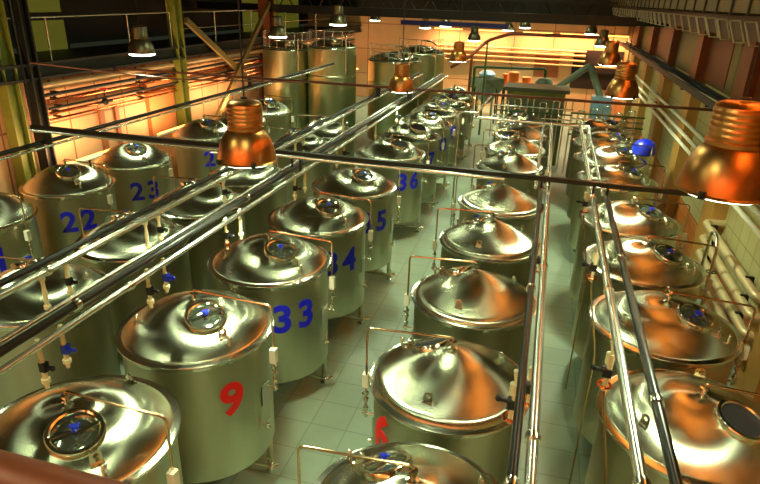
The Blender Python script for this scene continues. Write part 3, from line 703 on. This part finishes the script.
q = thing('hopper', 'green grey steel hopper below the far left end of the aisle', 'hopper', (-3.3,34.5,0))
q.scale.z = 0.840
MB().lathe([(.2,1.2),(.9,2.2),(.95,2.9),(.9,2.9),(.85,2.25),(.1,1.3)],4).build('hopper_body', GREYGR, q)
for x in (-.6,.6):
    for y in (-.6,.6): MB().cyl((x,y,0),(x,y,2.3),.04).build('leg', DARKST, q)
for i,(x,y,w,h0,h1) in enumerate([(-1.9,35,.55,2.3,3.3),(-1.2,35.2,.5,2.5,3.0),(-.5,35,.4,2.2,2.8),(-2.4,35.4,.3,2.2,3.1)]):
    q = thing('orange_drum', ['tall','low','small','narrow'][i]+' orange drum on the stand before the back wall', 'drum', (x,y,0), 0, 'orange drums at the back')
    q.scale.z = 0.840
    MB().lathe([(.001,h0),(w*.5,h0),(w*.55,h0+.05),(w*.5,h0+.1),(w*.5,h1-.1),(w*.55,h1-.05),(w*.5,h1),(.001,h1)],24).build('drum_body', ORANGE, q)
    MB().lathe([(.001,0),(w*.5,0),(w*.3,.1),(w*.3,h0-.1),(w*.5,h0),(.001,h0)],12).build('stand', DARKST, q)
q = thing('bent_chute', 'grey angled chute pipe bent over before the dark doorway', 'pipe', (1.6,30.5,0))
q.scale.z = 0.880
MB().tube(bend([(-1.6,0,2.6),(-.6,0,3.5),(.2,0,4.3),(.9,0,2.6)],.2),[.16]*14,12).build('chute', GREYGR, q)
MB().box((.5,-.35,0),(1.4,.35,2.7)).build('base_box', BLUEM, q)
MB().box((-1.8,-.3,0),(-1.3,.3,2.7)).build('support', DARKST, q)
# chain pipe diagonal
q = thing('diagonal_conveyor', 'rust coloured diagonal pipe rising to the ceiling before the back wall', 'pipe', (-3.6,30.5,0))
q.scale.z = 0.910
MB().tube(bend([(-1.2,0,3.6),(-.2,0,4.3),(.5,0,5.1),(1.6,0,5.5),(5.6,0,5.5)],.3),.09).build('pipe_run', mat('rusty_pipe',(.50,.26,.16),.5,.2), q)
MB().cyl((-.2,0,0),(-.2,0,4.3),.07).build('support_post', bpy.data.materials['rusty_pipe'], q)
MB().cyl((.5,.1,0),(.5,.1,5.0),.05).build('support_post', GREEN, q)
# back wall features
structure('door_1', MB().box((3.0-.0,YB-.06,0),(3.0,YB,0.01)).box((1.3,YB-.08,1.5),(4.2,YB,3.8)), mat('opening_shade',(.10,.04,.02),.7))  # dark slab on the wall, the doorway's shade put into its colour
structure('trim_30', MB().box((-1.0,YB-.08,2.05),(.5,YB,3.55)), mat('brown_board',(.58,.34,.18),.6))
for i,z in enumerate([H-2.75,H-3.0,H-3.3,H-3.6]):
    q = thing('wall_pipe', ['topmost','second','third','lowest'][i]+' horizontal pipe on the peach back wall', 'pipe', (-7.5,YB-.25,z), 0, 'pipes on the back wall')
    MB().tube([(0,0,0),(9.5 if i<3 else 11.5,0,0)],.08-.01*i,12).build('pipe_run', CREAM, q)
    for x in (1,5,9): MB().box((x-.05,0,-.1),(x+.05,.26,.1)).build('bracket', DARKST, q)
for x in (-6.5,-3.8,-1.0,1.2,3.3):
    q = strip((x,YB-.8,H-1.75), 1.8, 'X', 'warm strip light before the back wall', TUBEW, E=150, rot=(0,math.radians(0),0), col=(1,.47,.22))
    MB().box((.05,-.05,.05),(.8,.05,.09)).build('wall_bracket', DARKST, q)
q = thing('roof_girder', 'dark roof truss girder crossing high before the back wall', 'beam', (0,31,H-.95))
MB().box((-16,-.1,.0),(2.6,.1,.15)).box((-16,-.1,.9),(2.6,.1,1.05)).build('chords', DARKST, q)
for k in range(16): 
    x = -15.5+k*1.1; b = bar3((0,0,0),(0,.55,.9),.06,.06); b = MB().tube([(x,0,.1),(x+.55,0,.95),(x+1.1,0,.1)],.04,6); b.build('web_bar', DARKST, q)
for i,(y,z) in enumerate([(26,H-.75),(36.5,H-1.1)]):
    MB().box((-16,y-.15,z),(4.2,y+.15,z+.3)).build('ceiling_beam', DARKST, label='dark ceiling cross beam '+['nearer, above the silos','farther, just before the back wall'][i], cat='beam')
MB().box((-7.5,30.6,H-1.25),(-2.2,31.0,H-1.05)).build('blue_beam', mat('dark_blue_beam',(.08,.12,.40),.5), label='dark blue horizontal strip under the truss at the back', cat='beam')
# lit windows in the wall behind the viewpoint
for i,x in enumerate((-11,-8.4,-5.8,-3.2,-.6,2.0)):
    fr = structure('window_%d' % (i+20), MB().box((x-.08,YF,4.9),(x,YF+.08,7.4)).box((x+1.6,YF,4.9),(x+1.68,YF+.08,7.4)).box((x,YF,4.9),(x+1.6,YF+.08,4.98)).box((x,YF,7.32),(x+1.6,YF+.08,7.4)), DARKST)
    MB().box((x,YF+.01,4.98),(x+1.6,YF+.03,7.32)).build('window_pane', WINW, fr)

# added warm uplights: they wash the right bay ceiling orange for the lids
for (x,y) in ((3.7,3),(3.7,7),(3.7,11),(3.7,15),(3.7,19.5),(3.7,26)):
    q = strip((2.4,y,ZC-.75),2.2,'Y','added warm uplight strip hung under the ceiling of the right bay', E=160, col=(1,.36,.10))
    q.rotation_euler = (0, PI, 0)
    MB().cyl((0,-.8,.05),(0,-.8,-.76),.01,6).cyl((0,.8,.05),(0,.8,-.76),.01,6).build('hanger_rod', DARKST, q)

# ------------------------------------------------------------------ world and camera
w = bpy.data.worlds.new('hall_world'); S.world = w; w.use_nodes = True
w.node_tree.nodes['Background'].inputs[0].default_value = (.3,.34,.2,1); w.node_tree.nodes['Background'].inputs[1].default_value = .05

yaw, pitch, roll, F = 0.262014649576881, 0.39401822746685117, -0.032098438412663285, 590.0093
f = Vector((-math.sin(yaw)*math.cos(pitch), math.cos(yaw)*math.cos(pitch), -math.sin(pitch)))
r = Vector((math.cos(yaw), math.sin(yaw), 0)); d = f.cross(r)
c_, s_ = math.cos(roll), math.sin(roll)
R2 = c_*r + s_*d; D2 = -s_*r + c_*d
cam = bpy.data.cameras.new('camera'); co = bpy.data.objects.new('camera', cam); COL.objects.link(co)
cam.sensor_width = 36; cam.lens = F/760*36; cam.clip_start = .05; cam.clip_end = 200
U = -D2; Bk = -f
co.matrix_world = Matrix(((R2.x,U.x,Bk.x,0),(R2.y,U.y,Bk.y,0),(R2.z,U.z,Bk.z,H),(0,0,0,1)))
S.camera = co
S.view_settings.view_transform = 'Standard'; S.view_settings.look = 'None'; S.view_settings.gamma = 1; S.view_settings.use_curve_mapping = False
S.view_settings.exposure = 0.18
try:
    S.cycles.max_bounces = 8; S.cycles.sample_clamp_indirect = 6; S.cycles.use_denoising = True
except Exception: pass
